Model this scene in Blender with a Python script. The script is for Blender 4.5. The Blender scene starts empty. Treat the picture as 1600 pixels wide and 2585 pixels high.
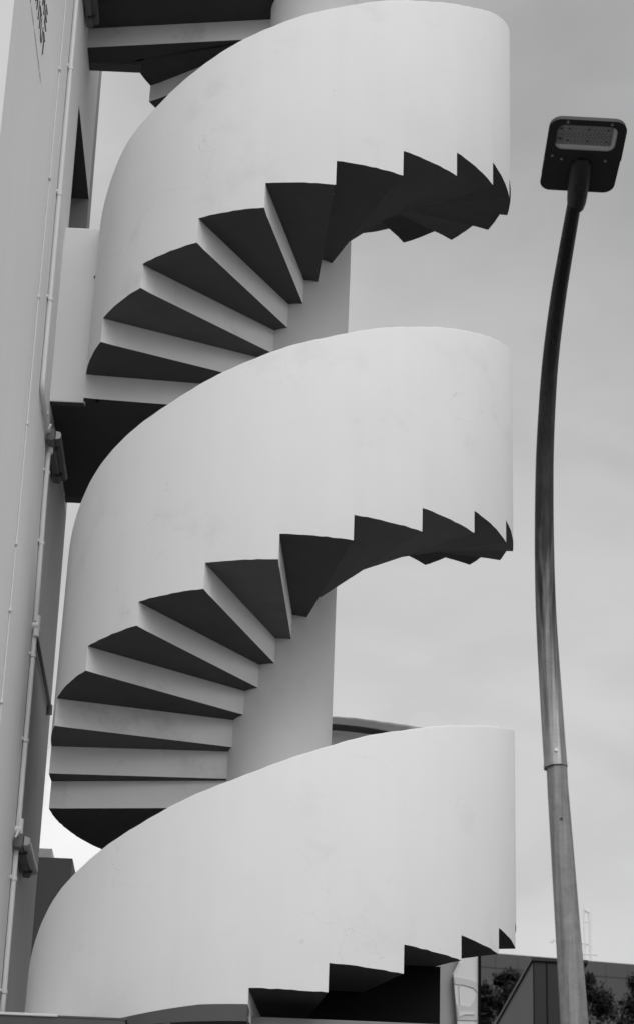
import bpy, bmesh, math, random
from mathutils import Vector, Matrix
R_ = math.radians
sc = bpy.context.scene
col = sc.collection

# ------------------------------------------------------------------ camera
cam_d = bpy.data.cameras.new("camera"); cam = bpy.data.objects.new("camera", cam_d); col.objects.link(cam)
rt = Vector((0.99897148, -0.02969785, 0.03426404)); up = Vector((-0.04409867, -0.46051739, 0.88655459)); fw = Vector((0.01054958, 0.88715375, 0.46135338))
m = Matrix.Identity(4)
for i in range(3):
    m[i][0], m[i][1], m[i][2] = rt[i], up[i], -fw[i]
m[0][3], m[1][3], m[2][3] = 0.0, -13.517, 1.6
cam.matrix_world = m
cam_d.sensor_fit = 'HORIZONTAL'; cam_d.sensor_width = 36.0; cam_d.lens = 36.0 * 3.50106
cam_d.clip_start = 0.1; cam_d.clip_end = 2000
cam_d.dof.use_dof = True; cam_d.dof.focus_distance = 13.5; cam_d.dof.aperture_fstop = 9.0
sc.camera = cam

# ------------------------------------------------------------------ sky, sun, exposure
SUN_EL, SUN_AZ = R_(50), R_(163)          # azimuth clockwise from +Y (north)
w = bpy.data.worlds.new("World"); sc.world = w; w.use_nodes = True
nt = w.node_tree; N = nt.nodes; L = nt.links; N.clear()
out = N.new('ShaderNodeOutputWorld'); bg = N.new('ShaderNodeBackground'); L.new(bg.outputs[0], out.inputs[0])
sky = N.new('ShaderNodeTexSky'); sky.sky_type = 'NISHITA'; sky.sun_disc = False
sky.sun_elevation = SUN_EL; sky.sun_rotation = SUN_AZ; sky.dust_density = 4.0; sky.air_density = 1.0; sky.ozone_density = 1.0
bw = N.new('ShaderNodeRGBToBW'); L.new(sky.outputs[0], bw.inputs[0])
tc = N.new('ShaderNodeTexCoord')
sep = N.new('ShaderNodeSeparateXYZ'); L.new(tc.outputs['Generated'], sep.inputs[0])
def wmath(op, a, b=None, clamp=False):
    n = N.new('ShaderNodeMath'); n.operation = op; n.use_clamp = clamp
    for i, v in enumerate((a, b)):
        if v is None: continue
        if isinstance(v, (int, float)): n.inputs[i].default_value = v
        else: L.new(v, n.inputs[i])
    return n.outputs[0]
# overcast layer: bright near the horizon, greyer overhead, with soft stratus blotches
ramp = N.new('ShaderNodeValToRGB'); L.new(sep.outputs['Z'], ramp.inputs[0])
els = ramp.color_ramp.elements
els[0].position = 0.0; els[0].color = (11.5,)*3 + (1,)
els[1].position = 1.0; els[1].color = (9.0,)*3 + (1,)
for p, v in ((0.25, 11.2), (0.314, 10.7), (0.414, 10.3), (0.507, 9.6), (0.55, 8.6), (0.64, 8.6), (0.75, 8.2)):
    e = els.new(p); e.color = (v, v, v, 1)
mapn = N.new('ShaderNodeMapping'); L.new(tc.outputs['Generated'], mapn.inputs[0]); mapn.inputs['Scale'].default_value = (1.0, 1.0, 2.2)
ns = N.new('ShaderNodeTexNoise'); ns.inputs['Scale'].default_value = 5.5; ns.inputs['Detail'].default_value = 5; ns.inputs['Roughness'].default_value = 0.45
L.new(mapn.outputs[0], ns.inputs['Vector'])
blot = wmath('ADD', wmath('MULTIPLY', wmath('SUBTRACT', ns.outputs[0], 0.5), 0.30), 1.0)
hi = wmath('MULTIPLY', wmath('SUBTRACT', sep.outputs['Z'], 0.46), 9.0, True)
side = wmath('SUBTRACT', 1.0, wmath('MULTIPLY', wmath('MULTIPLY', sep.outputs['X'], 1.4), hi))
ov = wmath('MULTIPLY', wmath('MULTIPLY', ramp.outputs[0], blot), side)
# added glow in the unseen sky around the sun, to brighten the stair front
sdv = Vector((math.sin(SUN_AZ)*math.cos(SUN_EL), math.cos(SUN_AZ)*math.cos(SUN_EL), math.sin(SUN_EL)))
dsun = N.new('ShaderNodeVectorMath'); dsun.operation = 'DOT_PRODUCT'; L.new(tc.outputs['Generated'], dsun.inputs[0]); dsun.inputs[1].default_value = sdv
lobe = wmath('MULTIPLY', wmath('POWER', wmath('ADD', dsun.outputs['Value'], 0.0, True), 2.2), 21.0)
ov = wmath('ADD', ov, lobe)
# low band behind the camera: dimmed to shape the light on the stair, nothing stands there
back = wmath('MULTIPLY', wmath('MULTIPLY', sep.outputs['Y'], -2.5, True), wmath('SUBTRACT', 1.0, wmath('MULTIPLY', sep.outputs['Z'], 2.4, True)))
ov = wmath('MULTIPLY', ov, wmath('SUBTRACT', 1.0, wmath('MULTIPLY', back, 0.6)))
# bright cumulus patch low on the left, behind the stair
d0 = Vector((-0.0969, 0.9432, 0.3177)).normalized()
dotn = N.new('ShaderNodeVectorMath'); dotn.operation = 'DOT_PRODUCT'; L.new(tc.outputs['Generated'], dotn.inputs[0]); dotn.inputs[1].default_value = d0
ns2 = N.new('ShaderNodeTexNoise'); ns2.inputs['Scale'].default_value = 30; ns2.inputs['Detail'].default_value = 6
L.new(tc.outputs['Generated'], ns2.inputs['Vector'])
pa = wmath('MULTIPLY', wmath('SUBTRACT', dotn.outputs['Value'], 0.9988), 1500.0)
pa = wmath('ADD', pa, wmath('MULTIPLY', wmath('SUBTRACT', ns2.outputs[0], 0.5), 5.0), True)
ov2 = wmath('ADD', ov, wmath('MULTIPLY', pa, 5.5))
ns3 = N.new('ShaderNodeTexNoise'); ns3.inputs['Scale'].default_value = 11.0; ns3.inputs['Detail'].default_value = 7; ns3.inputs['Roughness'].default_value = 0.5; ns3.inputs['Distortion'].default_value = 0.4
L.new(mapn.outputs[0], ns3.inputs['Vector'])
ov2 = wmath('MULTIPLY', ov2, wmath('ADD', wmath('MULTIPLY', wmath('SUBTRACT', ns3.outputs[0], 0.5), 0.36), 1.0))
mixv = wmath('ADD', wmath('MULTIPLY', ov2, 0.93), wmath('MULTIPLY', bw.outputs[0], 0.07))
L.new(mixv, bg.inputs['Color']); bg.inputs['Strength'].default_value = 0.06
sd = bpy.data.lights.new("sun", 'SUN'); sun = bpy.data.objects.new("sun", sd); col.objects.link(sun)
sd.energy = 0.8; sd.angle = R_(40); sd.color = (1, 1, 1)
sdir = Vector((math.sin(SUN_AZ)*math.cos(SUN_EL), math.cos(SUN_AZ)*math.cos(SUN_EL), math.sin(SUN_EL)))
sun.rotation_euler = sdir.to_track_quat('Z', 'Y').to_euler()
vs = sc.view_settings; vs.view_transform = 'Standard'; vs.look = 'None'; vs.exposure = 0.0; vs.gamma = 1.0
sc.render.engine = 'CYCLES'

# ------------------------------------------------------------------ materials (all neutral grey)
def mat(name, base, rough=0.7, metal=0.0, var=0.06, scale=3.0, bump=0.0, bscale=40.0, spec=0.3, cracks=0.0, streak=0.0, streak_scale=(25, 25, 1.2), stain=0.0):
    mt = bpy.data.materials.new(name); mt.use_nodes = True
    t = mt.node_tree; n = t.nodes; l = t.links
    b = n['Principled BSDF']; b.inputs['Roughness'].default_value = rough; b.inputs['Metallic'].default_value = metal
    b.inputs['Specular IOR Level'].default_value = spec
    co = n.new('ShaderNodeTexCoord').outputs['Object']
    def mth(op, a, c=None, clamp=False):
        k = n.new('ShaderNodeMath'); k.operation = op; k.use_clamp = clamp
        for i, v in enumerate((a, c)):
            if v is None: continue
            if isinstance(v, (int, float)): k.inputs[i].default_value = v
            else: l.new(v, k.inputs[i])
        return k.outputs[0]
    def noise(s, det=6, rgh=0.55, vec=None):
        k = n.new('ShaderNodeTexNoise'); k.inputs['Scale'].default_value = s; k.inputs['Detail'].default_value = det; k.inputs['Roughness'].default_value = rgh
        l.new(vec if vec is not None else co, k.inputs['Vector']); return k.outputs[0]
    val = mth('MULTIPLY', mth('ADD', mth('MULTIPLY', mth('SUBTRACT', noise(scale), 0.5), 2*var), 1.0), base)
    if streak:
        mp = n.new('ShaderNodeMapping'); l.new(co, mp.inputs[0]); mp.inputs['Scale'].default_value = streak_scale
        s = mth('SUBTRACT', noise(1.0, 5, 0.6, mp.outputs[0]), 0.5)
        val = mth('MULTIPLY', val, mth('ADD', mth('MULTIPLY', s, streak), 1.0))
    if stain:
        s = mth('MULTIPLY', mth('SUBTRACT', noise(1.7, 8, 0.7), 0.56), 6.0, True)
        val = mth('MULTIPLY', val, mth('SUBTRACT', 1.0, mth('MULTIPLY', s, stain)))
    hgt = None
    if cracks:
        wv = n.new('ShaderNodeVectorMath'); wv.operation = 'ADD'
        nw = n.new('ShaderNodeTexNoise'); nw.inputs['Scale'].default_value = 4.0; nw.inputs['Detail'].default_value = 6; l.new(co, nw.inputs['Vector'])
        sc2 = n.new('ShaderNodeVectorMath'); sc2.operation = 'SCALE'; l.new(nw.outputs['Color'], sc2.inputs[0]); sc2.inputs['Scale'].default_value = 0.35
        l.new(co, wv.inputs[0]); l.new(sc2.outputs[0], wv.inputs[1])
        vo = n.new('ShaderNodeTexVoronoi'); vo.feature = 'DISTANCE_TO_EDGE'; vo.inputs['Scale'].default_value = 1.6; l.new(wv.outputs[0], vo.inputs['Vector'])
        line = mth('SUBTRACT', 1.0, mth('DIVIDE', vo.outputs['Distance'], 0.0035), True)
        msk = mth('MULTIPLY', mth('SUBTRACT', noise(1.3, 3), 0.56), 9.0, True)
        crk = mth('MULTIPLY', line, msk)
        val = mth('MULTIPLY', val, mth('SUBTRACT', 1.0, mth('MULTIPLY', crk, cracks)))
    l.new(val, b.inputs['Base Color'])
    if bump:
        bm_ = n.new('ShaderNodeBump'); bm_.inputs['Strength'].default_value = bump; bm_.inputs['Distance'].default_value = 0.01
        h = mth('ADD', mth('MULTIPLY', noise(bscale, 4), 0.5), mth('MULTIPLY', noise(2.2, 3), 1.6))
        l.new(h, bm_.inputs['Height']); l.new(bm_.outputs[0], b.inputs['Normal'])
    return mt
M_white = mat('white_render', 0.775, 0.75, var=0.05, scale=1.4, bump=0.10, bscale=55, cracks=0.19, stain=0.09, streak=0.05, streak_scale=(7, 7, 0.5))
M_riser = mat('riser_render', 0.84, 0.8, var=0.06, scale=2.5, bump=0.2, bscale=70, stain=0.24)
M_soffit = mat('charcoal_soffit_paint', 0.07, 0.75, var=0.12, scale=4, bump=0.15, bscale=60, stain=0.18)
def per_object(mt, amt):
    t = mt.node_tree; n = t.nodes; l = t.links; b = n['Principled BSDF']; src = b.inputs['Base Color'].links[0].from_socket
    oi = n.new('ShaderNodeObjectInfo'); a = n.new('ShaderNodeMath'); a.operation = 'MULTIPLY_ADD'; l.new(oi.outputs['Random'], a.inputs[0]); a.inputs[1].default_value = 2*amt; a.inputs[2].default_value = 1-amt
    k = n.new('ShaderNodeMath'); k.operation = 'MULTIPLY'; l.new(src, k.inputs[0]); l.new(a.outputs[0], k.inputs[1]); l.new(k.outputs[0], b.inputs['Base Color'])
M_soffit2 = mat('charcoal_landing_shade', 0.045, 0.8, var=0.12, scale=4, bump=0.15, bscale=60, stain=0.2)  # charcoal paint deepened to carry the occlusion shade under the landings
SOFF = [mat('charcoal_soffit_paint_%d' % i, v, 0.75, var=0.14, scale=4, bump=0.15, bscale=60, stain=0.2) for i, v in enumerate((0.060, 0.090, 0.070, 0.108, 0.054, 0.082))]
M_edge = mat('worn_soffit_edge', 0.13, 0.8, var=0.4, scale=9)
M_wall = mat('building_render', 0.78, 0.8, var=0.04, scale=1.0, bump=0.15, bscale=50, streak=0.08, streak_scale=(9, 9, 0.7))
M_wall2 = mat('shaded_building_render', 0.42, 0.85, var=0.06, scale=1.5, bump=0.15, bscale=50, streak=0.12, streak_scale=(9, 9, 0.7), stain=0.1)  # darker copy of the wall colour, painting in shade beside stair and landing
M_front = mat('facade_render', 0.78, 0.75, var=0.03, bump=0.1)
M_jamb = mat('jamb_paint', 0.38, 0.8)
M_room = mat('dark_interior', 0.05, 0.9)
M_letter = mat('black_lettering', 0.15, 0.6)
M_faint = mat('faded_lettering', 0.50, 0.7)
M_pipe = mat('painted_conduit', 0.74, 0.5, var=0.04, spec=0.4)
M_pipeg = mat('grey_conduit', 0.22, 0.5, var=0.08)
M_lampb = mat('lamp_housing', 0.14, 0.6, var=0.15, scale=12, stain=0.3)
M_diff = mat('lamp_diffuser', 0.42, 0.35, var=0.08, scale=10, stain=0.2)
M_diff_shade = mat('shaded_diffuser', 0.10, 0.4, var=0.15, scale=10, stain=0.2)  # diffuser colour darkened to paint in the shade below the landings
M_clip = mat('dark_clip', 0.04, 0.5)
M_galv = mat('galvanised_steel', 0.225, 0.55, metal=0.3, var=0.35, scale=22, bump=0.25, bscale=90, streak=1.5, streak_scale=(55, 55, 1.1), stain=0.45)
M_arm = mat('weathered_shaded_arm_steel', 0.30, 0.38, metal=0.85, var=0.3, scale=9, bump=0.12, bscale=90, streak=1.3, streak_scale=(70, 70, 1.1), stain=0.45)
def paint_shade(mt, z0, z1, amt):  # darkens the colour with height, painting in the arm's shaded underside
    t = mt.node_tree; n = t.nodes; l = t.links; b = n['Principled BSDF']; src = b.inputs['Base Color'].links[0].from_socket
    co = n.new('ShaderNodeTexCoord').outputs['Object']; sp = n.new('ShaderNodeSeparateXYZ'); l.new(co, sp.inputs[0])
    nz = n.new('ShaderNodeTexNoise'); nz.inputs['Scale'].default_value = 1.0; nz.inputs['Detail'].default_value = 6
    mp = n.new('ShaderNodeMapping'); mp.inputs['Scale'].default_value = (45, 45, 1.6); l.new(co, mp.inputs[0]); l.new(mp.outputs[0], nz.inputs['Vector'])
    def mth(op, a, c=None, clamp=False):
        k = n.new('ShaderNodeMath'); k.operation = op; k.use_clamp = clamp
        for i, v in enumerate((a, c)):
            if v is None: continue
            if isinstance(v, (int, float)): k.inputs[i].default_value = v
            else: l.new(v, k.inputs[i])
        return k.outputs[0]
    f = mth('DIVIDE', mth('SUBTRACT', sp.outputs['Z'], z0), z1-z0)
    f = mth('ADD', f, mth('MULTIPLY', mth('SUBTRACT', nz.outputs[0], 0.5), 1.6), True)
    l.new(mth('MULTIPLY', src, mth('SUBTRACT', 1.0, mth('MULTIPLY', f, amt))), b.inputs['Base Color'])
paint_shade(M_arm, 5.0, 6.0, 0.88)
M_head = mat('dark_cast_aluminium', 0.03, 0.55, metal=0.0, var=0.12, scale=20, bump=0.1, bscale=120)
M_headtop = mat('pale_lamp_top', 0.5, 0.5)
M_board = mat('led_board', 0.27, 0.5, var=0.1, scale=30)
M_refl = mat('lamp_reflector', 0.9, 0.25, var=0.08, scale=25)
M_led = mat('led_chip', 0.65, 0.3)
M_screw = mat('steel_screw', 0.45, 0.3, metal=0.8)
M_rail = mat('dark_rail', 0.05, 0.45)
M_fascia = mat('grey_fascia', 0.10, 0.8, var=0.12, scale=5, bump=0.2, stain=0.25)
M_capw = mat('pale_coping', 0.7, 0.8)
M_black = mat('black_cladding', 0.008, 0.8, var=0.2, spec=0.1)
M_trans = mat('transom_metal', 0.22, 0.6, var=0.2, scale=6)
M_annex = mat('annex_render', 0.16, 0.85, var=0.08, scale=1.5, stain=0.1)
M_far = mat('grey_panels', 0.074, 0.6, var=0.06, scale=0.6)
M_joint = mat('panel_joint', 0.06, 0.8)
M_mono = mat('black_metal_panels', 0.016, 0.5, var=0.25, scale=1.5)
M_monos = mat('dark_grey_metal_side', 0.07, 0.6, var=0.15, scale=1.0)
M_leaf = mat('dark_leaves', 0.009, 0.7, var=0.5, scale=1.3)
M_bark = mat('bark', 0.05, 0.9, var=0.3, bump=0.4)
M_booth = mat('booth_wall', 0.42, 0.6, var=0.08)
M_pane = mat('frosted_pane', 0.85, 0.25, var=0.03, spec=0.5)
M_band = mat('pane_reflection', 0.7, 0.4, var=0.08)  # bands paint the pane's reflections into its colour
M_ant = mat('antenna_steel', 0.8, 0.6)
M_ground = mat('paving', 0.09, 0.9, var=0.15, scale=0.6, bump=0.3, bscale=20)
M_road = mat('asphalt', 0.06, 0.95, var=0.2, scale=3, bump=0.3)

# ------------------------------------------------------------------ helpers
def add(name, me, mats, parent=None):
    for mm in (mats if isinstance(mats, (list, tuple)) else [mats]): me.materials.append(mm)
    o = bpy.data.objects.new(name, me); col.objects.link(o)
    if parent is not None:
        o.parent = parent
        p = parent
        off = Vector((0, 0, 0))
        while p is not None: off += p.location; p = p.parent
        if parent.rotation_euler[:] == (0.0, 0.0, 0.0): o.location = -off   # geometry is authored in world coordinates
    return o
def build(name, bm, mats, parent=None, smooth=None):
    me = bpy.data.meshes.new(name); bm.normal_update(); bm.to_mesh(me); bm.free()
    if smooth is not None:
        for p in me.polygons: p.use_smooth = True
        me.set_sharp_from_angle(angle=R_(smooth))
    return add(name, me, mats, parent)
def tag(o, label=None, cat=None, group=None, kind=None):
    if label: o['label'] = label
    if cat: o['category'] = cat
    if group: o['group'] = group
    if kind: o['kind'] = kind
    return o
def empty(name, loc, label, cat, group=None):
    o = bpy.data.objects.new(name, None); col.objects.link(o); o.location = loc; o.empty_display_size = 0.2
    return tag(o, label, cat, group)
def box(bm, x0, x1, y0, y1, z0, z1, mi=0):
    v = [bm.verts.new(p) for p in ((x0,y0,z0),(x1,y0,z0),(x1,y1,z0),(x0,y1,z0),(x0,y0,z1),(x1,y0,z1),(x1,y1,z1),(x0,y1,z1))]
    fs = [bm.faces.new([v[i] for i in f]) for f in ((3,2,1,0),(4,5,6,7),(0,1,5,4),(1,2,6,5),(2,3,7,6),(3,0,4,7))]
    for f in fs: f.material_index = mi
    return v
def bevel(bm, w=0.004, seg=2):
    bmesh.ops.bevel(bm, geom=list(bm.edges), offset=w, segments=seg, affect='EDGES', profile=0.5)
def prism(bm, pts, z0, z1, mi_bot=0, mi_side=0, mi_top=0):
    a = [bm.verts.new((p[0], p[1], z0)) for p in pts]; b = [bm.verts.new((p[0], p[1], z1)) for p in pts]
    f = bm.faces.new(a[::-1]); f.material_index = mi_bot
    f = bm.faces.new(b); f.material_index = mi_top
    n = len(pts)
    for i in range(n):
        f = bm.faces.new((a[i], a[(i+1) % n], b[(i+1) % n], b[i])); f.material_index = mi_side
def tube(bm, pts, rad, seg=12, mi=0, caps=True):
    pts = [Vector(p) for p in pts]; rings = []
    rad = rad if isinstance(rad, (list, tuple)) else [rad]*len(pts)
    prev = None
    for i, p in enumerate(pts):
        d = (pts[min(i+1, len(pts)-1)] - pts[max(i-1, 0)]).normalized()
        if prev is None:
            a = d.orthogonal().normalized()
        else:
            a = (prev - d*prev.dot(d)).normalized()
        prev = a; b = d.cross(a)
        rings.append([bm.verts.new(p + (a*math.cos(t) + b*math.sin(t))*rad[i]) for t in [2*math.pi*k/seg for k in range(seg)]])
    for i in range(len(rings)-1):
        for k in range(seg):
            f = bm.faces.new((rings[i][k], rings[i][(k+1) % seg], rings[i+1][(k+1) % seg], rings[i+1][k])); f.material_index = mi
    if caps:
        bm.faces.new(rings[0][::-1]).material_index = mi; bm.faces.new(rings[-1]).material_index = mi
def octo(bm, pts, rad, mi=0):
    pts = [Vector(p) for p in pts]; rings = []
    for i, p in enumerate(pts):
        d = (pts[min(i+1, len(pts)-1)] - pts[max(i-1, 0)]).normalized()
        a = Vector((1, 0, 0)); a = (a - d*a.dot(d)).normalized(); b = d.cross(a)
        ring = []
        for k in range(8):
            for e in (-2.6, 2.6):
                t = R_(22.5+45*k+e); ring.append(bm.verts.new(p + (a*math.cos(t) + b*math.sin(t))*rad[i]*1.072))
        rings.append(ring)
    for i in range(len(rings)-1):
        for k in range(16): bm.faces.new((rings[i][k], rings[i][(k+1) % 16], rings[i+1][(k+1) % 16], rings[i+1][k]))
    bm.faces.new(rings[0][::-1]); bm.faces.new(rings[-1])
def interp(prof, t):
    if t <= prof[0][0]: return prof[0][1]
    for (a, za), (b, zb) in zip(prof, prof[1:]):
        if t <= b: return za + (zb-za)*(t-a)/(b-a)
    return prof[-1][1]
def smoothprof(prof, t, s=13.0):
    ws = (1, 3, 5, 6, 5, 3, 1)
    return sum(w_*interp(prof, t+(k-3)*s/6) for k, w_ in enumerate(ws))/24.0

# ------------------------------------------------------------------ staircase (unit radius R = 1.5 m, origin of z at eye height 1.6 m)
S = 1.5
def Z(z): return z*S + 1.6
RO, RI, RC = 1.5, 1.392, 0.333
stair = empty('spiral_staircase', (0, 0, 0), 'white rendered concrete spiral staircase winding up beside the pale building', 'staircase')

def P(th, r): t = R_(th); return Vector((r*math.cos(t), r*math.sin(t), 0))
def inner_pt(th, di, frac):
    """point along the nosing line from the outer rim towards the newel; the lines miss the axis slightly, as cast"""
    o = P(th, RO); i = P(th+di, 0.229*S); i.x -= 0.01
    return o.lerp(i, frac)
def sector(th0, th1, ro, ri_frac, di):
    """plan outline of one wedge between two nosing lines"""
    n = max(2, int(abs(th1-th0)/1.5))
    arc = [P(th0+(th1-th0)*k/n, ro) for k in range(n+1)]
    return arc + [inner_pt(th1, di, ri_frac), inner_pt(th0, di, ri_frac)]
H = 0.125*S
def tone(z):
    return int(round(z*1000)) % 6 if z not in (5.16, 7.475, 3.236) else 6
def step(th0, th1, z, di, top=None):
    bm = bmesh.new()
    pts = sector(th0, th1+0.06, RI+0.0002, 1.09, di)
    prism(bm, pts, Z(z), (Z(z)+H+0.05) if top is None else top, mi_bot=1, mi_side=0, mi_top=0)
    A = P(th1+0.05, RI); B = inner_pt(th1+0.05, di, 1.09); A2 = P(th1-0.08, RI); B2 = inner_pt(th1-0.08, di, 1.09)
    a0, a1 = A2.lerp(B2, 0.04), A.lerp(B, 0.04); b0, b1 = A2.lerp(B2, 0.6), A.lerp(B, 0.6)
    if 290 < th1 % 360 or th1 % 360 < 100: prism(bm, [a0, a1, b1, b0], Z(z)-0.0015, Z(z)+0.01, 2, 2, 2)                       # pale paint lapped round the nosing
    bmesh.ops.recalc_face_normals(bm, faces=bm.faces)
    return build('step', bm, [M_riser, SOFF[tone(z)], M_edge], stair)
def parapet(edges, zs, prof, parent=stair, name='parapet', zend=None):
    """curved guard wall: saw-tooth foot following the steps, smooth rising coping"""
    bm = bmesh.new()
    cols = []      # per theta column: (outer verts list bottom.. top, inner verts)
    rnd = random.Random(5)
    c = 0.016
    def colv(th, zb, dz=0.0):
        zb -= 0.0
        zt = Z(smoothprof(prof, th)) + 0.0022*math.sin(th*0.31) + 0.0015*math.sin(th*1.13+1)
        o = P(th, RO); i = P(th, RI); oc = P(th, RO-c*0.3); oc2 = P(th, RO-c); ic = P(th, RI+c)
        return [bm.verts.new((o.x, o.y, zb+dz)), bm.verts.new((o.x, o.y, zt-c)), bm.verts.new((oc.x, oc.y, zt-c*0.3)), bm.verts.new((oc2.x, oc2.y, zt)),
                bm.verts.new((ic.x, ic.y, zt)), bm.verts.new((i.x, i.y, zt-c)), bm.verts.new((i.x, i.y, zb))]
    def face(vs, mi=0):
        try: f = bm.faces.new(vs); f.material_index = mi
        except ValueError: pass
    prev = None
    for k in range(len(zs)):
        th0, th1 = edges[k], edges[k+1]
        zb = Z(zs[k]); n = max(2, int((th1-th0)/1.5))
        if prev is None:
            cur = colv(th0, zb); face(cur[::-1]); last = cur
        else:
            # tooth: new lower verts share the upper ring; old column keeps the lower foot
            cur = list(prev)
            o = P(th0, RO); i = P(th0, RI)
            if abs(zb-zprev) > 1e-5:
                vo = bm.verts.new((o.x, o.y, zb)); vi = bm.verts.new((i.x, i.y, zb))
                cur[0], cur[6] = vo, vi
                face((prev[0], prev[6], vi, vo), 2)       # riser end face
                tooth[0] = vo; tooth[1] = vi
            last = cur
        for j in range(1, n+1):
            th = th0+(th1-th0)*j/n
            nxt = colv(th, zb, rnd.uniform(-1, 1)*0.0026 if 0 < j < n else 0)
            if j == n: tooth = [None, None]; pend = (last, nxt)
            for a in range(6):
                if j == n and a in (0, 5): continue
                face((last[a], nxt[a], nxt[a+1], last[a+1]))
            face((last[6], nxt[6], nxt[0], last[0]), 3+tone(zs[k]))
            if j == n:
                # close outer / inner quads with the extra vertex of the next tooth
                nz = Z(zs[k+1]) if k+1 < len(zs) else zb
                if abs(nz-zb) > 1e-5 and k+1 < len(zs):
                    o = P(th, RO); i = P(th, RI)
                    vo = bm.verts.new((o.x, o.y, nz)); vi = bm.verts.new((i.x, i.y, nz))
                    face((last[0], nxt[0], vo, nxt[1], last[1])); face((last[5], nxt[5], vi, nxt[6], last[6]))
                    face((nxt[0], nxt[6], vi, vo), 2)
                    new = list(nxt); new[0], new[6] = vo, vi
                    zprev = nz; prev = new
                else:
                    face((last[0], nxt[0], nxt[1], last[1])); face((last[5], nxt[5], nxt[6], last[6]))
                    zprev = zb; prev = nxt
            last = nxt
    face(prev if False else last)
    bmesh.ops.remove_doubles(bm, verts=bm.verts, dist=1e-6)
    bmesh.ops.recalc_face_normals(bm, faces=bm.faces)
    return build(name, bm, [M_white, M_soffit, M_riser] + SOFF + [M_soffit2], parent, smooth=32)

def flight(edges, zs, di, prof, land=None):
    for k in range(len(zs)):
        if land and k in land: continue
        step(edges[k], edges[k+1], zs[k], di)
    parapet(edges, zs, prof)

# --- lower flight (below the half landing)
L_e = [164, 181.5, 198, 214.6, 231.3, 248.3, 265, 281.8, 299.1, 315.8, 332.3, 349, 366, 383.5, 401, 418.5, 436, 535]
L_z = [1.52, 1.63, 1.74, 1.855, 1.967, 2.085, 2.192, 2.303, 2.415, 2.514, 2.62, 2.73, 2.84, 2.945, 3.05, 3.148, 3.236]
L_p = [(150, 2.15), (180, 2.38), (195.3, 2.545), (199.7, 2.592), (207, 2.658), (212, 2.697), (218, 2.737), (226, 2.788), (234.7, 2.846), (247.8, 2.934), (257.7, 3.0), (265.5, 3.049), (277.5, 3.143),
       (291, 3.238), (302.4, 3.308), (316.3, 3.391), (330.6, 3.47), (349.3, 3.584), (380, 3.76), (407, 3.926), (415, 3.975), (424, 4.021), (431, 4.044), (436, 4.056), (450, 4.07), (500, 4.08), (535, 4.1)]
def landing(pts_fn_list, z, thick=0.2, name='landing', mi_side=0):
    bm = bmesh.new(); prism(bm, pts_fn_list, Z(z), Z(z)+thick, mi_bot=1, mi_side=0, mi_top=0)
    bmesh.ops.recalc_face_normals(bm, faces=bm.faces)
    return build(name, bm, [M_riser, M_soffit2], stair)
for k in range(len(L_z)-1): step(L_e[k], L_e[k+1], L_z[k], 8)
parapet(L_e, L_z, L_p)
landing(sector(436, 535.06, RI+0.0002, 1.09, 8), 3.236, thick=0.205)

# --- middle flight
M_e = [175, 180.5, 194.3, 214.1, 232.0, 249.6, 267.0, 284.35, 302.3, 320.3, 339.2, 357, 374, 391.4, 409, 427, 445]
M_z = [3.36, 3.485, 3.61, 3.72, 3.828, 3.945, 4.06, 4.177, 4.287, 4.393, 4.503, 4.601, 4.708, 4.812, 4.92, 5.04]
M_p = [(175, 4.1), (180, 4.2), (186.4, 4.36), (195, 4.455), (200.6, 4.503), (205.4, 4.551), (214.2, 4.618), (222.7, 4.667), (229.9, 4.705), (236.3, 4.743), (245.5, 4.807), (251.4, 4.848), (259.7, 4.908), (268.2, 4.965),
       (273.8, 4.997), (282, 5.054), (289.6, 5.104), (298.2, 5.158), (308.1, 5.218), (320.1, 5.295), (331.3, 5.363), (344, 5.45), (350.6, 5.487), (380, 5.66), (410, 5.84), (440, 5.99), (450, 6.02), (474, 6.05)]
for k in range(len(M_z)): step(M_e[k], M_e[k+1], M_z[k], 8)
parapet(M_e + [474], M_z + [5.16], M_p)
# landing at the building door: wedge + bridge to the wall
zl = 5.16
arc = [P(445+(474-445)*k/12, RO) for k in range(13)]
arcf = [P(t, RI) for t in (186.4, 186.0, 185.6)]
lp = [P(445+ (474-445)*k/12, RI+0.0002) for k in range(13)] + [Vector((-0.70, 1.31, 0)), Vector((-1.718, 1.31, 0)), Vector((-1.718, -0.085, 0)), Vector((-1.40, -0.085, 0)), P(187.56, RI+0.03), inner_pt(187.56, 12, 1.09), inner_pt(445, 8, 1.09)]
landing(lp, zl, thick=0.22)
def slabwall(x0, x1, y0, y1, z0, z1, name='landing_parapet'):
    bm = bmesh.new(); v = box(bm, x0, x1, y0, y1, z0, z1)
    bevel(bm, 0.012, 2)
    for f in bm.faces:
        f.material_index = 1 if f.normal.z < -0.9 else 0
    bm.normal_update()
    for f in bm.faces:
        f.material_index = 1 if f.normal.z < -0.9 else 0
    return build(name, bm, [M_white, M_soffit], stair)
slabwall(-1.748, -1.480, -0.15, -0.088, Z(5.150), 10.79)
slabwall(-1.735, -0.60, 1.287, 1.40, Z(5.16)-0.002, Z(6.05))

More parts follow.
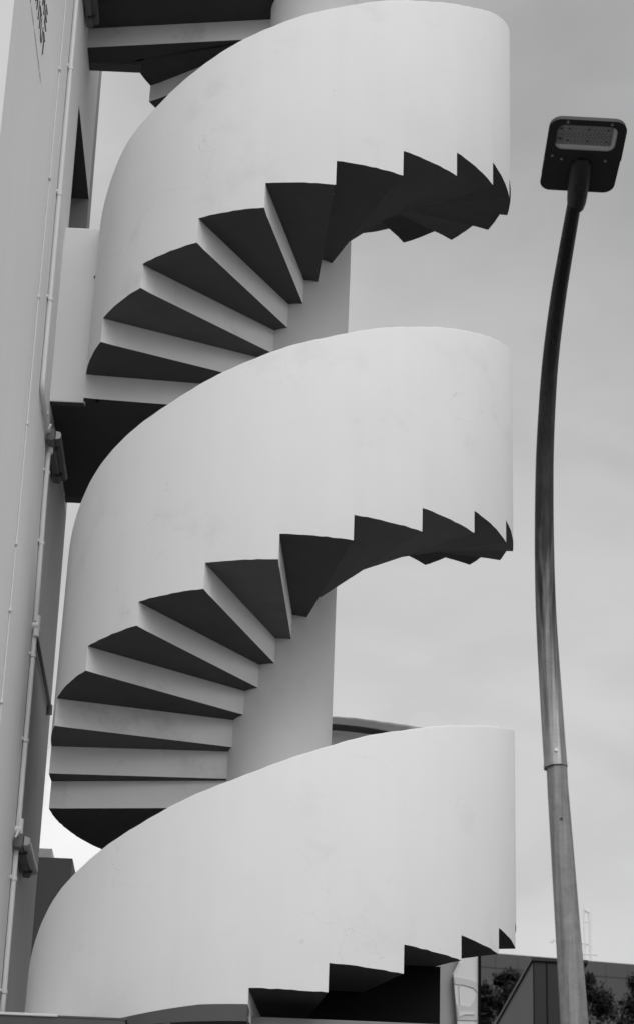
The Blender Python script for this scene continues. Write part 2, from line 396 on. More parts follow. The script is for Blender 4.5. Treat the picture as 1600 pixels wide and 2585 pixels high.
# --- upper flight
U_e = [187.5, 205.1, 223.6, 241.5, 259.2, 277, 295, 312.6, 330.1, 347, 364.5, 381.6, 400.2, 418.4, 436.5, 454.5, 472.5, 491, 510]
U_z = [5.286, 5.413, 5.54, 5.67, 5.802, 5.932, 6.068, 6.20, 6.33, 6.44, 6.548, 6.667, 6.778, 6.895, 7.01, 7.13, 7.25, 7.368]
U_p = [(185.8, 6.108), (191.9, 6.162), (200.5, 6.243), (207.5, 6.323), (214.2, 6.373), (223.5, 6.415), (236.9, 6.527), (250.3, 6.63), (264.2, 6.731), (273.6, 6.791), (281.4, 6.848), (306.1, 7.024),
       (315, 7.098), (325.3, 7.193), (335.5, 7.291), (344.2, 7.367), (360, 7.5), (400, 7.76), (440, 8.0), (490, 8.3), (522, 8.42)]
for k in range(len(U_z)): step(U_e[k], U_e[k+1], U_z[k], 12)
parapet([183.2, 187.5] + U_e[1:] + [522.7], [5.16] + U_z + [7.475], U_p)
# top landing: lower strip then upper slab one riser higher
zt = 7.475
arc = [P(510+(522.7-510)*k/6, RI+0.0002) for k in range(7)]
strip = arc + [Vector((-1.33, 0.385, 0)), Vector((-1.779, 0.385, 0)), Vector((-1.779, 0.310, 0)), Vector((-0.30, 0.078, 0)), inner_pt(510, 12, 1.09)]
strip = arc + [Vector((-1.40, 0.51, 0)), Vector((-1.779, 0.51, 0)), Vector((-1.779, 0.312, 0)), Vector((-0.30, 0.090, 0)), inner_pt(510, 12, 1.09)]
landing(strip, zt, thick=0.36)
slab2 = [Vector((-1.779, 0.309, 0)), Vector((-1.779, -0.30, 0)), Vector((-1.40, -0.30, 0)), P(192, RI), inner_pt(192, 12, 1.09), Vector((-0.28, 0.086, 0))]
landing(slab2, (13.0-1.6)/S, thick=0.2)
slabwall(-1.80, -1.36, 0.486, 0.60, Z(7.475)-0.002, Z(8.42))
slabwall(-1.80, -1.43, -0.42, -0.303, 12.98, 14.42)

# --- next flight up, just above the picture
V_e = [192+17.7*k for k in range(10)]
V_z = [7.725+0.122*k for k in range(9)]
V_p = [(190, 8.55), (360, 9.9)]
for k in range(len(V_z)): step(V_e[k], V_e[k+1], V_z[k], 12)
parapet([190]+V_e[1:], V_z, V_p)

# --- newel column
bm = bmesh.new()
seg = 96; rings = []
for z, cx, r in ((0, -0.03, 0.335), (4.0, -0.025, 0.335), (6.9, -0.022, 0.335), (8.3, -0.020, 0.333), (9.4, -0.004, 0.332), (10.6, 0.002, 0.333), (12.2, -0.01, 0.335), (16, -0.012, 0.335)):
    rings.append([bm.verts.new((cx+r*math.cos(2*math.pi*k/seg), r*math.sin(2*math.pi*k/seg), z)) for k in range(seg)])
for a, b in zip(rings, rings[1:]):
    for k in range(seg): bm.faces.new((a[k], a[(k+1) % seg], b[(k+1) % seg], b[k]))
bm.faces.new(rings[-1])
build('column', bm, [M_white], stair, smooth=40)
# --- handrail inside the lower parapet
bm = bmesh.new()
tube(bm, [P(t, 1.32) + Vector((0, 0, Z(smoothprof(L_p, t))-0.115)) for t in range(345, 443, 3)] + [P(470, 1.32)+Vector((0, 0, Z(4.07)-0.12))], 0.024, 12)
build('handrail', bm, [M_rail], stair, smooth=60)

bm = bmesh.new(); tube(bm, [(-1.489, -0.12, 10.37), (-1.489, -0.158, 10.365)], 0.013, 10); build('drain_hole', bm, [M_clip], stair)

# ------------------------------------------------------------------ building on the left
def WX(z): return 1.5*(-1.15 - 0.015*((z-1.6)/1.5 - 5.16))     # the wall leans a touch
bld = empty('building', (-5.0, -1.0, 0), 'tall pale rendered building with dark lettering and a doorway, at the left edge', 'building')
YN, YF, TOP = -3.49, 1.512, 19.0
bm = bmesh.new()
def wq(y0, y1, z0, z1, mi=0):
    vs = [bm.verts.new((WX(z), y, z)) for y, z in ((y0, z0), (y1, z0), (y1, z1), (y0, z1))]
    bm.faces.new(vs).material_index = mi
DY0, DY1, DZ0, DZ1 = 0.075, 1.30, 9.56, 12.07
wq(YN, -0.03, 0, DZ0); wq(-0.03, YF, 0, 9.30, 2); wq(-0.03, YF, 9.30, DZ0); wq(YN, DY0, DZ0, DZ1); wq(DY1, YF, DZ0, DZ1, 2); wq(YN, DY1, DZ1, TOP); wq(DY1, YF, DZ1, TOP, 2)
x0 = -9.0
def q(vs, mi=0): bm.faces.new([bm.verts.new(v) for v in vs]).material_index = mi
q([(x0, YN, 0), (WX(0), YN, 0), (WX(TOP), YN, TOP), (x0, YN, TOP)], 1)
q([(x0, YF, 0), (x0, YF, TOP), (WX(TOP), YF, TOP), (WX(0), YF, 0)])
q([(x0, YN, 0), (x0, YN, TOP), (x0, YF, TOP), (x0, YF, 0)])
q([(x0, YN, TOP), (WX(TOP), YN, TOP), (WX(TOP), YF, TOP), (x0, YF, TOP)])
bmesh.ops.remove_doubles(bm, verts=bm.verts, dist=1e-4)
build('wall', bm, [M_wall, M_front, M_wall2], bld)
dw = None
bm = bmesh.new()
XI = -2.15
vq = lambda pts, mi: q(pts, mi)
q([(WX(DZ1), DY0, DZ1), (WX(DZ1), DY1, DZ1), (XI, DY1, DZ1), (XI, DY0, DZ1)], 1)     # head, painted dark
q([(WX(DZ0), DY1, DZ0), (XI, DY1, DZ0), (XI, DY1, DZ1), (WX(DZ1), DY1, DZ1)], 0)
q([(WX(DZ0), DY0, DZ0), (WX(DZ1), DY0, DZ1), (XI, DY0, DZ1), (XI, DY0, DZ0)], 0)
q([(WX(DZ0), DY0, DZ0), (XI, DY0, DZ0), (XI, DY1, DZ0), (WX(DZ0), DY1, DZ0)], 0)
fr = build('doorway', bm, [M_jamb, M_soffit], bld)
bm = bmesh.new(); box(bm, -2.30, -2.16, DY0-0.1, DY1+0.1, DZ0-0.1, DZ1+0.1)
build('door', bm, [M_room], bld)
# lettering
fd = bpy.data.fonts[0] if bpy.data.fonts else None
def glyphs(items, size, wid, matn, name, parent):
    """items: (char, y_centre, z_baseline)"""
    big = bmesh.new()
    for ch, yc, zb in items:
        cu = bpy.data.curves.new('t', 'FONT'); cu.body = ch; cu.size = size/0.69; cu.extrude = 0.003; cu.align_x = 'CENTER'; cu.resolution_u = 3; cu.offset = -0.006
        ob = bpy.data.objects.new('t', cu); col.objects.link(ob)
        dg = bpy.context.evaluated_depsgraph_get(); me = bpy.data.meshes.new_from_object(ob.evaluated_get(dg))
        xs = [v.co.x for v in me.vertices]; wdt = max(xs)-min(xs); cx = (max(xs)+min(xs))/2
        fx = (wid/wdt) if ch not in 'I' else 1.0
        for v in me.vertices:
            x, y, z = v.co; v.co = (WX(zb+y)+0.004+z, yc+(x-cx)*fx, zb+y)
        big.from_mesh(me)
        bpy.data.objects.remove(ob); bpy.data.curves.remove(cu); bpy.data.meshes.remove(me)
    return build(name, big, [matn], parent)
low = [('I', -2.90), ('N', -2.81), ('S', -2.705), ('T', -2.602), ('I', -2.508), ('T', -2.418), ('U', -2.299), ('T', -2.165)]
upp = [('G', -2.86), ('O', -2.735), ('E', -2.60), ('T', -2.475), ('H', -2.325), ('E', -2.16)]
glyphs([(c, y, 10.728) for c, y in low], 0.160, 0.10, M_letter, 'lettering', bld)
glyphs([(c, y, 10.957) for c, y in upp], 0.160, 0.10, M_letter, 'lettering', bld)
bm = bmesh.new(); rnd = random.Random(3)
y = -2.92
while y < -2.10:
    wd = rnd.uniform(0.012, 0.03); z0 = 10.553
    v = [bm.verts.new((WX(z)+0.003, yy, z)) for yy, z in ((y, z0), (y+wd, z0), (y+wd, z0+0.022+rnd.uniform(0, 0.012)), (y, z0+0.022))]
    bm.faces.new(v); g = rnd.choice((0.008, 0.01, 0.012, 0.012, 0.03)); y += wd + g
    if g > 0.02: build('small_lettering', bm, [M_faint], bld); bm = bmesh.new()
build('small_lettering', bm, [M_faint], bld)

# conduits
cd = empty('conduit', (WX(7), -0.1, 5), 'thick white conduit pipe stepping down the building wall beside the stair', 'pipe')
def wpt(y, z, off=0.02): return Vector((WX(z)+off, y, z))
bm = bmesh.new(); rr = 0.0165
def bend(pts, r=0.05, n=6):
    outp = [Vector(pts[0])]
    for a, b, c_ in zip(pts, pts[1:], pts[2:]):
        a, b, c_ = Vector(a), Vector(b), Vector(c_); u = (a-b).normalized(); v = (c_-b).normalized()
        for k in range(n+1):
            t = k/n; outp.append((b+u*r)*(1-t)**2 + b*2*t*(1-t) + (b+v*r)*t*t)
    outp.append(Vector(pts[-1])); return outp
tube(bm, bend([wpt(-0.80, 18), wpt(-0.79, 9.03), wpt(-0.13, 9.03)], 0.09), rr, 12)
tube(bm, [wpt(-0.13, 9.04), wpt(-0.13, 8.6), wpt(-0.05, 7.69)], rr, 12)
tube(bm, [wpt(-0.03, 7.64), wpt(-0.03, 0.2)], rr, 12)
build('pipe', bm, [M_pipe], cd, smooth=50)
bm = bmesh.new()
tube(bm, [wpt(0.0, 7.64), wpt(0.6, 7.635), wpt(1.25, 7.615)], 0.014, 10)
tube(bm, [wpt(1.25, 7.63), wpt(1.27, 7.56)], 0.02, 10)
build('branch_pipe', bm, [M_pipeg], cd, smooth=50)
for (yy, z) in ((-0.13, 9.0), (-0.04, 7.66), (-0.03, 6.24)):
    bm = bmesh.new()
    p = wpt(yy, z, 0.03)
    tube(bm, [p+Vector((-0.028, 0, 0)), p+Vector((0.012, 0, 0))], 0.029, 20)
    tube(bm, [p+Vector((0, 0, 0.075)), p+Vector((0, 0, -0.075))], 0.022, 14)
    tube(bm, [p+Vector((0, 0, 0.0)), p+Vector((0, 0.07, 0))], 0.020, 14)
    build('junction_box', bm, [M_pipe], cd, smooth=40)
def saddle(yy, z, r=0.022, parent=cd):
    bm = bmesh.new(); p = wpt(yy, z)
    tube(bm, [p+Vector((0, 0, 0.011)), p+Vector((0, 0, -0.011))], r, 12)
    b0 = wpt(yy, z, 0.004); box(bm, b0.x-0.004, b0.x+0.006, yy-0.05, yy+0.02, z-0.009, z+0.009)
    build('clip', bm, [M_pipe], parent, smooth=40)
for z in (11.72, 10.62, 9.75): saddle(-0.79, z)
saddle(-0.5, 9.03)
for z in (8.78, 8.25): saddle(-0.12 if z > 8.5 else -0.095, z)
for z in (7.45, 6.85, 5.92, 5.2): saddle(-0.03, z)
tc_ = empty('cable', (WX(7), -1.28, 5), 'thin white cable clipped down the pale wall to the left of the conduit', 'cable')
bm = bmesh.new()
rnd = random.Random(9)
tube(bm, [wpt(-1.28+rnd.uniform(-0.012, 0.012), z*0.5, 0.006) for z in range(2, 37)], 0.0045, 8)
build('wire', bm, [M_pipe], tc_, smooth=60)
for z in (13.2, 11.32, 10.4, 9.45, 8.5, 7.65, 7.2, 6.6):
    bm = bmesh.new(); b0 = wpt(-1.28, z, 0.008)
    box(bm, b0.x-0.008, b0.x+0.008, -1.298, -1.262, z-0.010, z+0.010); bevel(bm, 0.003, 1)
    build('clip', bm, [M_pipe], tc_)

# wall lamps (fluorescent battens)
def wall_lamp(y0, y1, z, label, dm):
    t = empty('wall_lamp', (WX(z), (y0+y1)/2, z), label, 'lamp', 'fluorescent lamps fixed to the building wall')
    X = WX(z)+0.012
    def prof(bm, pts, ya, yb):
        a = [bm.verts.new((X+p[0], ya, z+p[1])) for p in pts]; b = [bm.verts.new((X+p[0], yb, z+p[1])) for p in pts]
        n = len(pts); bm.faces.new(a); bm.faces.new(b[::-1])
        for i in range(n): bm.faces.new((a[i], b[i], b[(i+1) % n], a[(i+1) % n]))
        bmesh.ops.recalc_face_normals(bm, faces=bm.faces)
    bm = bmesh.new(); prof(bm, [(0, -0.042), (0.045, -0.046), (0.055, -0.03), (0.055, 0.04), (0.045, 0.046), (0, 0.042)], y0, y1); bevel(bm, 0.004, 2)
    build('housing', bm, [M_lampb], t)
    bm = bmesh.new(); prof(bm, [(0.057, -0.034), (0.090, -0.028), (0.098, -0.012), (0.098, 0.012), (0.090, 0.028), (0.057, 0.036)], y0+0.02, y1-0.02); bevel(bm, 0.004, 2)
    build('diffuser', bm, [dm], t)
    bm = bmesh.new(); prof(bm, [(0.060, -0.030), (0.088, -0.025), (0.095, -0.010), (0.095, 0.010), (0.088, 0.025), (0.060, 0.032)], y0+0.012, y0+0.0195)
    build('end_cap', bm, [M_diff], t)
    for yy in (y0+0.13, y1-0.13):
        bm = bmesh.new(); prof(bm, [(0.02, -0.054), (0.072, -0.048), (0.075, -0.036), (0.045, -0.040), (0.02, -0.0465)], yy-0.012, yy+0.012)
        build('clip', bm, [M_clip], t)
    bm = bmesh.new()
    tube(bm, bend([(X+0.02, y0+0.0, z+0.03), (X+0.03, y0-0.07, z+0.04), (X+0.015, y0-0.08, z-0.01)], 0.02), 0.007, 8)
    build('cable', bm, [M_pipe], t, smooth=60)
    return t
wall_lamp(-0.72, 0.04, 12.83, 'grey fluorescent lamp on the wall under the uppermost landing', M_diff_shade)
wall_lamp(-0.25, 0.39, 9.01, 'grey fluorescent lamp on the wall under the landing beside the conduit bend', M_diff_shade)
wall_lamp(-0.11, 0.52, 6.15, 'pale ended fluorescent lamp on the wall low down, in front of the dark annex', M_diff)

# ------------------------------------------------------------------ entrance canopy, dark screen and transom under the stair
cn = empty('entrance_canopy', (-1.1, -1.0, 4.3), 'dark grey entrance canopy with pale coping below the foot of the stair', 'canopy')
bm = bmesh.new(); box(bm, -2.6, -0.80, -1.40, -0.20, 3.9, 4.705); build('fascia', bm, [M_fascia], cn)
bm = bmesh.new(); box(bm, -2.6, -1.17, -1.41, -0.25, 4.706, 4.722); bevel(bm, 0.003, 1); build('coping', bm, [M_capw], cn)
bm = bmesh.new(); box(bm, -1.17, -0.79, -1.403, -0.25, 4.706, 4.716); build('coping', bm, [M_fascia], cn)
bm = bmesh.new()
a_ = [P(236+k*1.45, 1.515) for k in range(21)]; b_ = [P(236+k*1.45, 1.30) for k in range(21)][::-1]
rg = a_+b_
prism(bm, rg, 4.70, 4.79); 
for v in bm.verts:
    if v.co.z > 4.75:
        t = (math.degrees(math.atan2(v.co.y, v.co.x)) % 360)
        v.co.z = 4.752 + 0.042*min(1, max(0, (t-237)/18))
bmesh.ops.recalc_face_normals(bm, faces=bm.faces)
build('curved_lintel', bm, [M_fascia], cn, smooth=30)
bm = bmesh.new(); box(bm, -0.55, 0.0, -1.30, -1.0, 0.0, 4.699); build('recess', bm, [M_black], cn)
scn = empty('entrance_screen', (0.4, -0.85, 0), 'black glazed entrance screen under the lowest steps of the stair', 'screen')
bm = bmesh.new(); box(bm, -0.10, 0.966, -0.90, -0.85, 0.0, 5.222); build('panel', bm, [M_black], scn)
bm = bmesh.new(); box(bm, -0.13, 1.30, -1.30, -1.24, 4.55, 4.783); bevel(bm, 0.006, 2); build('transom', bm, [M_trans], scn)

# ------------------------------------------------------------------ street lamp
lp_ = empty('street_lamp', (1.42, -4.7, 0), 'tall galvanised street lamp with a curved arm and square dark head', 'street lamp')
ctr = [(1.42, -4.7, 0.0, .062), (1.217, -4.7, 3.922, .0533), (1.165, -4.7, 4.93, .0420), (1.16, -4.7, 5.10, .0412)]
bm = bmesh.new(); octo(bm, [c_[:3] for c_ in ctr], [c_[3] for c_ in ctr]); build('pole', bm, [M_galv], lp_, smooth=25)
bm = bmesh.new(); tube(bm, [(1.172, -4.7-0.0455, 4.77), (1.172, -4.7-0.047, 4.77)], 0.006, 16)
build('bolt_hole', bm, [M_clip], lp_)
arm = [(1.1575, -4.7, 5.025, .0470), (1.144, -4.7, 5.302, .0455), (1.126, -4.71, 5.694, .0430), (1.1185, -4.737, 5.99, .0415), (1.117, -4.77, 6.284, .0399), (1.12, -4.82, 6.55, .0380), (1.132, -4.92, 6.866, .0358), (1.154, -5.06, 7.126, .0342), (1.176, -5.18, 7.30, .0322), (1.203, -5.36, 7.50, .0300)]
def catmull(pts, n=6):
    o = []; P4 = [pts[0]] + pts + [pts[-1]]
    for i in range(1, len(P4)-2):
        for k in range(n):
            t = k/n; o.append(tuple(0.5*((2*b)+(-a+c)*t+(2*a-5*b+4*c-d)*t*t+(-a+3*b-3*c+d)*t**3) for a, b, c, d in zip(*P4[i-1:i+3])))
    o.append(pts[-1]); return o
cm = catmull(arm)
bm = bmesh.new(); octo(bm, [c_[:3] for c_ in cm], [c_[3] for c_ in cm]); build('arm', bm, [M_arm], lp_, smooth=25)
bm = bmesh.new(); octo(bm, [(1.158, -4.7, 5.012), (1.1565, -4.7, 5.030)], [0.0485, 0.0485]); build('collar', bm, [M_arm], lp_, smooth=25)
bm = bmesh.new(); tube(bm, [(1.155, -4.742, 5.075), (1.155, -4.752, 5.075)], 0.008, 12); build('rivet', bm, [M_screw], lp_)
# lamp head: local frame origin at neck, lx right, ly towards the tip, n up
t12 = R_(12); O = Vector((1.200, -5.345, 7.512))
ex = Vector((1, 0.012, 0)).normalized(); ey = Vector((0.0, -math.cos(t12), math.sin(t12))); ey = (ey - ex*ey.dot(ex)).normalized(); en = ey.cross(ex) * -1
if en.z < 0: en = -en
def hp(x, y, z): return O + ex*x + ey*y + en*z
def rrect(x0, x1, y0, y1, r, n=6):
    o = []
    rs = r if isinstance(r, (list, tuple)) else [r]*4
    for (cx, cy, a0), q_ in zip(((x1, y0, -90), (x1, y1, 0), (x0, y1, 90), (x0, y0, 180)), rs):
        sx = -1 if cx == x1 else 1; sy = 1 if cy == y0 else -1
        for k in range(n+1):
            a = R_(a0+90*k/n); o.append((cx+sx*q_+q_*math.cos(a), cy+sy*q_+q_*math.sin(a)))
    return o
def hslab(bm, outline, z0, z1, hole=None, inset=0.0):
    def ring(pts, z, sc_=1.0):
        cx = sum(p[0] for p in pts)/len(pts); cy = sum(p[1] for p in pts)/len(pts)
        return [bm.verts.new(hp(cx+(p[0]-cx)*sc_, cy+(p[1]-cy)*sc_, z)) for p in pts]
    a = ring(outline, z0); b = ring(outline, z1, 1-inset); n = len(outline)
    for i in range(n): bm.faces.new((a[i], a[(i+1) % n], b[(i+1) % n], b[i]))
    bm.faces.new(b)
    if hole is None: bm.faces.new(a[::-1])
    else:
        h = ring(hole, z0); h2 = ring(hole, z0+0.012)
        for i in range(n):
            bm.faces.new((a[i], h[i], h[(i+1) % n], a[(i+1) % n])); bm.faces.new((h[i], h2[i], h2[(i+1) % n], h[(i+1) % n]))
        return
    return
def fixn(bm): bmesh.ops.recalc_face_normals(bm, faces=bm.faces)
body = rrect(-0.161, 0.174, 0.028, 0.222, [0.05, 0.004, 0.004, 0.05])
body = [(x - (0.0 if y > 0.1 else 0.004), y) for x, y in body]
bm = bmesh.new(); hslab(bm, body, 0.0, 0.05, inset=0.1); fixn(bm); build('gear_housing', bm, [M_head], lp_, smooth=40)
win = rrect(-0.128, 0.137, 0.270, 0.415, 0.036)
bez = rrect(-0.166, 0.176, 0.218, 0.447, [0.012, 0.055, 0.055, 0.012])
bm = bmesh.new(); hslab(bm, bez, -0.006, 0.018, hole=win, inset=0.03); fixn(bm); build('bezel', bm, [M_head], lp_, smooth=40)
bm = bmesh.new(); hslab(bm, rrect(-0.163, 0.174, 0.06, 0.444, 0.056), 0.0185, 0.034, inset=0.10); fixn(bm); build('top_cover', bm, [M_headtop], lp_, smooth=40)
bm = bmesh.new(); hslab(bm, rrect(-0.140, 0.150, 0.255, 0.430, 0.02), 0.0015, 0.005); fixn(bm); build('reflector', bm, [M_refl], lp_)
bm = bmesh.new()
brd = rrect(-0.126, 0.118, 0.302, 0.4125, 0.004, 2)
hslab(bm, brd, -0.002, 0.001); fixn(bm); bo = build('led_board', bm, [M_board], lp_)
bm = bmesh.new()
for i in range(12):
    for r_, yy in enumerate((0.4085, 0.400, 0.386, 0.377, 0.363, 0.354, 0.340, 0.331, 0.318, 0.309)):
        x = -0.088 + i*0.0168 + (0.003 if r_ % 2 else -0.003)
        pts = [(x+0.0021*math.cos(a*math.pi/4), yy+0.0021*math.sin(a*math.pi/4)) for a in range(8)]
        a = [bm.verts.new(hp(p[0], p[1], -0.0036)) for p in pts]; b = [bm.verts.new(hp(p[0], p[1], -0.0018)) for p in pts]
        bm.faces.new(a)
        for k in range(8): bm.faces.new((a[k], a[(k+1) % 8], b[(k+1) % 8], b[k]))
build('leds', bm, [M_led], bo)
bm = bmesh.new()
for x, y in ((-0.075, 0.392), (0.012, 0.392), (0.095, 0.392), (-0.075, 0.325), (0.012, 0.325), (0.095, 0.325), (-0.108, 0.392), (-0.108, 0.335)):
    tube(bm, [hp(x, y, -0.001), hp(x, y, -0.004)], 0.0042, 10)
for yy in (0.358,):
    v = [bm.verts.new(hp(x, y, -0.0028)) for x, y in ((-0.126, yy), (0.118, yy), (0.118, yy+0.0012), (-0.126, yy+0.0012))]; bm.faces.new(v)
for yy in (0.395, 0.388, 0.338, 0.331):
    tube(bm, [hp(-0.126, yy, -0.002), hp(-0.102, yy-0.002, -0.002)], 0.0012, 6)
build('board_fixings', bm, [M_clip], bo)
for x, y in ((-0.088, 0.433), (0.106, 0.432), (0.105, 0.223), (-0.089, 0.222), (-0.132, 0.239)):
    bm = bmesh.new(); tube(bm, [hp(x, y, -0.005), hp(x, y, -0.011)], 0.0065, 16); tube(bm, [hp(x, y, -0.010), hp(x, y, -0.0125)], 0.0025, 8)
    build('screw', bm, [M_screw], lp_, smooth=40)
# neck: knuckle socket under the gear housing
bm = bmesh.new()
tube(bm, [hp(0.010, -0.040, -0.035), hp(0.010, -0.035, -0.036), hp(0.008, 0.0, -0.034), hp(0.006, 0.05, -0.028), hp(0.004, 0.12, -0.018), hp(0.003, 0.19, -0.004), hp(0.003, 0.215, 0.008)], [0.030, 0.036, 0.043, 0.046, 0.048, 0.046, 0.03], 36)
build('neck', bm, [M_head], lp_, smooth=50)
bm = bmesh.new(); tube(bm, [hp(0.005, 0.115, -0.062), hp(0.005, 0.118, -0.068)], 0.024, 28); build('knuckle_cap', bm, [M_head], lp_, smooth=50)
for y in (0.035, 0.055):
    bm = bmesh.new(); tube(bm, [hp(0.006, y, -0.072), hp(0.006, y, -0.077)], 0.006, 12); build('screw', bm, [M_clip], lp_)
bm = bmesh.new(); tube(bm, [hp(0.010, -0.03, -0.066), hp(0.010, -0.03, -0.073)], 0.007, 14); build('screw', bm, [M_screw], lp_)

# ------------------------------------------------------------------ background, lower left
an = empty('annex_building', (-2.2, 3.6, 0), 'dark grey rendered block seen in the gap between the building wall and the stair', 'building')
bm = bmesh.new(); box(bm, -4.5, -1.589, 3.0, 4.6, 0, 7.074); build('wall', bm, [M_annex], an)
bm = bmesh.new(); box(bm, -3.2, -1.755, 3.02, 3.6, 7.078, 7.152); build('roof_kerb', bm, [M_front], an)

# ------------------------------------------------------------------ background, lower right
fb = empty('office_block', (10, 42, 0), 'distant flat grey office block clad in square panels behind the dark trees', 'building')
rot = R_(7.5); ox, oy = 2.5, 39.6
def fp(u, v, z): return (ox+u*math.cos(rot)-v*math.sin(rot), oy+u*math.sin(rot)+v*math.cos(rot), z)
bm = bmesh.new()
def fbox(u0, u1, v0, v1, z0, z1):
    v = [bm.verts.new(fp(*p)) for p in ((u0,v0,z0),(u1,v0,z0),(u1,v1,z0),(u0,v1,z0),(u0,v0,z1),(u1,v0,z1),(u1,v1,z1),(u0,v1,z1))]
    for f in ((3,2,1,0),(4,5,6,7),(0,1,5,4),(1,2,6,5),(2,3,7,6),(3,0,4,7)): bm.faces.new([v[i] for i in f])
fbox(-2, 26, 0, 9, 0, 17.36); build('wall', bm, [M_far], fb)
bm = bmesh.new()
for u in [-1.5+0.56*k for k in range(48)]: fbox(u, u+0.012, -0.006, 0, 0.5, 17.3)
for z in [17.0-0.62*k for k in range(26)]: fbox(-2, 26, -0.010, -0.0065, z-0.014, z)
jo = build('panel_joints', bm, [M_joint], fb)
mn = empty('black_tower', (3.8, 16, 0), 'dark metal clad block with a flat cap standing behind the street lamp', 'building')
ca, sa = math.cos(R_(2.4)), math.sin(R_(2.4))
def mp_(u, v, z): return (3.285+u*ca-v*sa, 14+u*sa+v*ca, z)
def mbox(bm, u0, u1, v0, v1, z0, z1):
    v = [bm.verts.new(mp_(*p)) for p in ((u0,v0,z0),(u1,v0,z0),(u1,v1,z0),(u0,v1,z0),(u0,v0,z1),(u1,v0,z1),(u1,v1,z1),(u0,v1,z1))]
    out_ = []
    for f in ((3,2,1,0),(4,5,6,7),(0,1,5,4),(1,2,6,5),(2,3,7,6),(3,0,4,7)): out_.append(bm.faces.new([v[i] for i in f]))
    return out_
bm = bmesh.new(); fs = mbox(bm, 0, 0.66, 0, 16, 0, 9.62); fs[5].material_index = 1; build('wall', bm, [M_mono, M_monos], mn)
bm = bmesh.new(); mbox(bm, -0.025, 0.70, -0.03, 16, 9.622, 9.665); build('roof_cap', bm, [M_mono], mn)
for u in (-0.004, 0.166, 0.40):
    bm = bmesh.new(); mbox(bm, u, u+0.014, -0.012, -0.001, 0, 9.62); build('panel_seam', bm, [M_black], mn)
# kiosk
kb = empty('glazed_kiosk', (1.35, 2.6, 0), 'small kiosk with a bright frosted rounded pane and grey wall under the stair steps', 'kiosk')
bm = bmesh.new()
cur = [(1.00, 2.62), (1.10, 2.56), (1.20, 2.525), (1.28, 2.53), (1.36, 2.56), (1.36, 3.2), (1.0, 3.2)]
prism(bm, cur, 0, 6.6); fixn(bm); build('wall', bm, [M_booth], kb, smooth=30)
bm = bmesh.new()
pn = [(1.335, 6.14), (1.322, 6.12), (1.356, 5.79), (1.50, 5.79), (1.503, 6.5), (1.42, 6.5), (1.375, 6.27)]
def vpoly(bm, pts, y0, y1):
    a = [bm.verts.new((x, y0, z)) for x, z in pts]; b = [bm.verts.new((x, y1, z)) for x, z in pts]; n = len(pts)
    bm.faces.new(a); bm.faces.new(b[::-1])
    for i in range(n): bm.faces.new((a[i], b[i], b[(i+1) % n], a[(i+1) % n]))
    fixn(bm)
pn = [(1.322, 6.125), (1.352, 5.80), (1.352, 3.0), (1.50, 3.0), (1.503, 6.5), (1.45, 6.5)]
vpoly(bm, pn, 2.47, 2.52); pane = build('pane', bm, [M_pane], kb)
bm = bmesh.new(); vpoly(bm, [(1.326, 6.118), (1.33, 6.065), (1.40, 6.058), (1.47, 6.04), (1.50, 6.005), (1.501, 6.075), (1.46, 6.095), (1.40, 6.108)], 2.463, 2.469); build('band', bm, [M_band], pane)
bm = bmesh.new(); vpoly(bm, [(1.345, 5.915), (1.44, 5.90), (1.478, 5.95), (1.494, 6.0), (1.4995, 6.0), (1.4995, 5.80), (1.356, 5.80)], 2.463, 2.469); build('band', bm, [M_band], pane)
bm = bmesh.new(); vpoly(bm, [(1.362, 5.86), (1.475, 5.856), (1.475, 5.842), (1.40, 5.838), (1.364, 5.818)], 2.457, 2.4625); build('band', bm, [M_pane], pane)
bm = bmesh.new(); vpoly(bm, [(1.365, 5.91), (1.371, 5.91), (1.366, 6.06), (1.360, 6.06)], 2.463, 2.469); build('band', bm, [M_band], pane)
bm = bmesh.new(); vpoly(bm, [(1.316, 6.14), (1.322, 6.126), (1.375, 6.22), (1.365, 6.235)], 2.46, 2.53); build('frame', bm, [M_front], kb)
bm = bmesh.new(); box(bm, 1.504, 1.522, 2.45, 2.60, 0, 6.5); build('post', bm, [M_black], kb)
bm = bmesh.new(); box(bm, 0.9, 1.53, 2.44, 3.3, 6.502, 6.56); build('roof', bm, [M_black], kb)

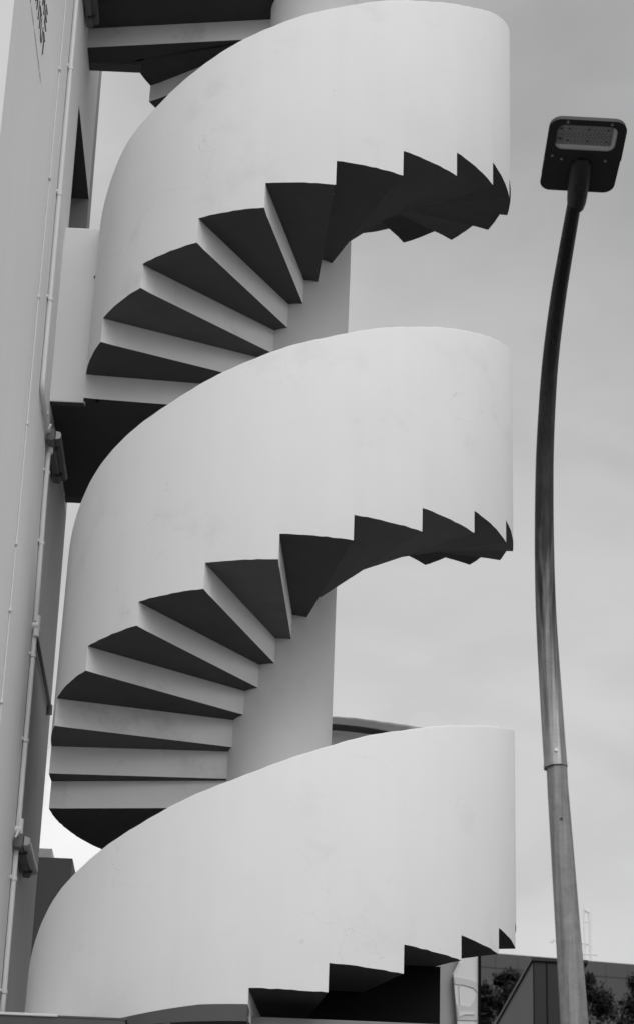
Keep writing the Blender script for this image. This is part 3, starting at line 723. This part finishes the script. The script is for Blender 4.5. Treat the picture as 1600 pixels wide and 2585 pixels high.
# trees
def tree(x, y, top, r, seed, label, nleaf=5200, blobs=None):
    rnd = random.Random(seed)
    t = empty('tree', (x, y, 0), label, 'tree', 'dark trees in front of the grey office block')
    bm = bmesh.new()
    tube(bm, [(x, y, 0), (x+0.1, y, top*0.35), (x-0.05, y+0.1, top*0.7), (x, y, top-0.5)], [0.22, 0.17, 0.11, 0.03], 10)
    for k in range(9):
        a = rnd.uniform(0, 6.28); z0 = top*rnd.uniform(0.45, 0.85); rr_ = r*rnd.uniform(0.5, 0.95)
        tube(bm, [(x, y, z0), (x+rr_*0.5*math.cos(a), y+rr_*0.5*math.sin(a), z0+0.5), (x+rr_*math.cos(a), y+rr_*math.sin(a), z0+1.1)], [0.06, 0.04, 0.012], 6)
    build('trunk', bm, [M_bark], t, smooth=60)
    bm = bmesh.new()
    cl = []
    for k in range(90):
        a = rnd.uniform(0, 6.28); u = rnd.random()**0.5*r; h = rnd.uniform(0, 1)
        zz = top - 0.25 - h*top*0.42; lim = r*min(1, 0.35+h*2.2)
        cl.append((x+min(u, lim)*math.cos(a), y+min(u, lim)*math.sin(a), zz, rnd.uniform(0.18, 0.42)))
    for (bx, bz, br) in (blobs or []): 
        for _ in range(1): cl.append((bx, y-rnd.uniform(0, 0.4), bz, br))
    nb = len(blobs or [])
    for k in range(nleaf + nb*700):
        c_ = cl[k % len(cl)] if k < nleaf else cl[len(cl)-nb + (k % nb)]
        d = Vector((rnd.gauss(0, 1), rnd.gauss(0, 1), rnd.gauss(0, 0.8))).normalized()*c_[3]*rnd.random()**0.6*rnd.choice((0.9, 1.0, 1.1, 1.5))
        p = Vector(c_[:3])+d; s = rnd.uniform(0.05, 0.10) if k < nleaf else rnd.uniform(0.022, 0.05)
        e1 = Vector((rnd.gauss(0, 1), rnd.gauss(0, 1), rnd.gauss(0, 1))).normalized(); e2 = e1.orthogonal().normalized()
        v = [bm.verts.new(p+e1*s), bm.verts.new(p+e2*s*0.45), bm.verts.new(p-e1*s), bm.verts.new(p-e2*s*0.45)]
        bm.faces.new(v)
    build('crown', bm, [M_leaf], t)
    return t
tree(4.35, 28.0, 13.1, 1.5, 1, 'dark leafy tree between the kiosk and the black tower', blobs=[(4.32, 13.30, 0.12), (4.50, 13.30, 0.16), (4.62, 13.22, 0.2), (4.0, 13.0, 0.13), (4.05, 12.8, 0.2), (4.3, 12.8, 0.2), (4.55, 12.95, 0.22), (3.95, 12.55, 0.25)])
tree(6.1, 28.6, 13.25, 1.3, 2, 'dark leafy tree directly to the right of the street lamp pole', blobs=[(5.98, 13.42, 0.14), (6.1, 13.5, 0.08), (5.88, 13.2, 0.2), (6.2, 13.15, 0.22), (6.35, 13.0, 0.25), (5.85, 12.9, 0.25)])
tree(7.4, 29.0, 13.2, 1.2, 3, 'dark leafy tree at the right edge of the picture', blobs=[(7.02, 13.55, 0.14), (7.12, 13.35, 0.2), (6.95, 13.1, 0.2), (7.2, 13.0, 0.25)])

# antenna on a far roof
am = empty('antenna_mast', (12.1, 70, 24), 'faint slender antenna mast with cross bars standing behind the office block', 'antenna')
bm = bmesh.new()
tube(bm, [(11.98, 70, 0), (11.98, 70, 28.15)], 0.04, 8); tube(bm, [(12.20, 70, 0), (12.20, 70, 28.0)], 0.055, 8)
for z in (25.9, 26.7, 27.6): tube(bm, [(11.98, 70, z), (12.20, 70, z-0.02)], 0.025, 6)
tube(bm, [(11.98, 70, 28.1), (12.20, 70, 27.95)], 0.05, 6)
build('mast', bm, [M_ant], am)
for z, a, b in ((26.32, 11.7, 12.45), (26.75, 11.55, 12.2), (25.85, 12.0, 12.5)):
    bm = bmesh.new(); tube(bm, [(a, 70, z), (b, 70, z-0.02)], 0.028, 6); build('cross_bar', bm, [M_ant], am)
bm = bmesh.new()
tube(bm, [(10.68, 70, 26.78), (11.98, 70, 26.75)], 0.012, 6); tube(bm, [(10.68, 70, 26.72), (10.76, 70, 26.84)], 0.05, 6)
build('cross_bar', bm, [M_ant], am)

# ------------------------------------------------------------------ ground
def sheet(name, pts, z, mm, kind='structure'):
    bm = bmesh.new(); bm.faces.new([bm.verts.new((x, y, z)) for x, y in pts]); o = build(name, bm, [mm]); o['kind'] = kind; return o
sheet('ground', [(-600, -600), (600, -600), (600, 600), (-600, 600)], 0.0, M_ground)
sheet('road', [(-600, -30), (600, -30), (600, -17), (-600, -17)], 0.004, M_road)
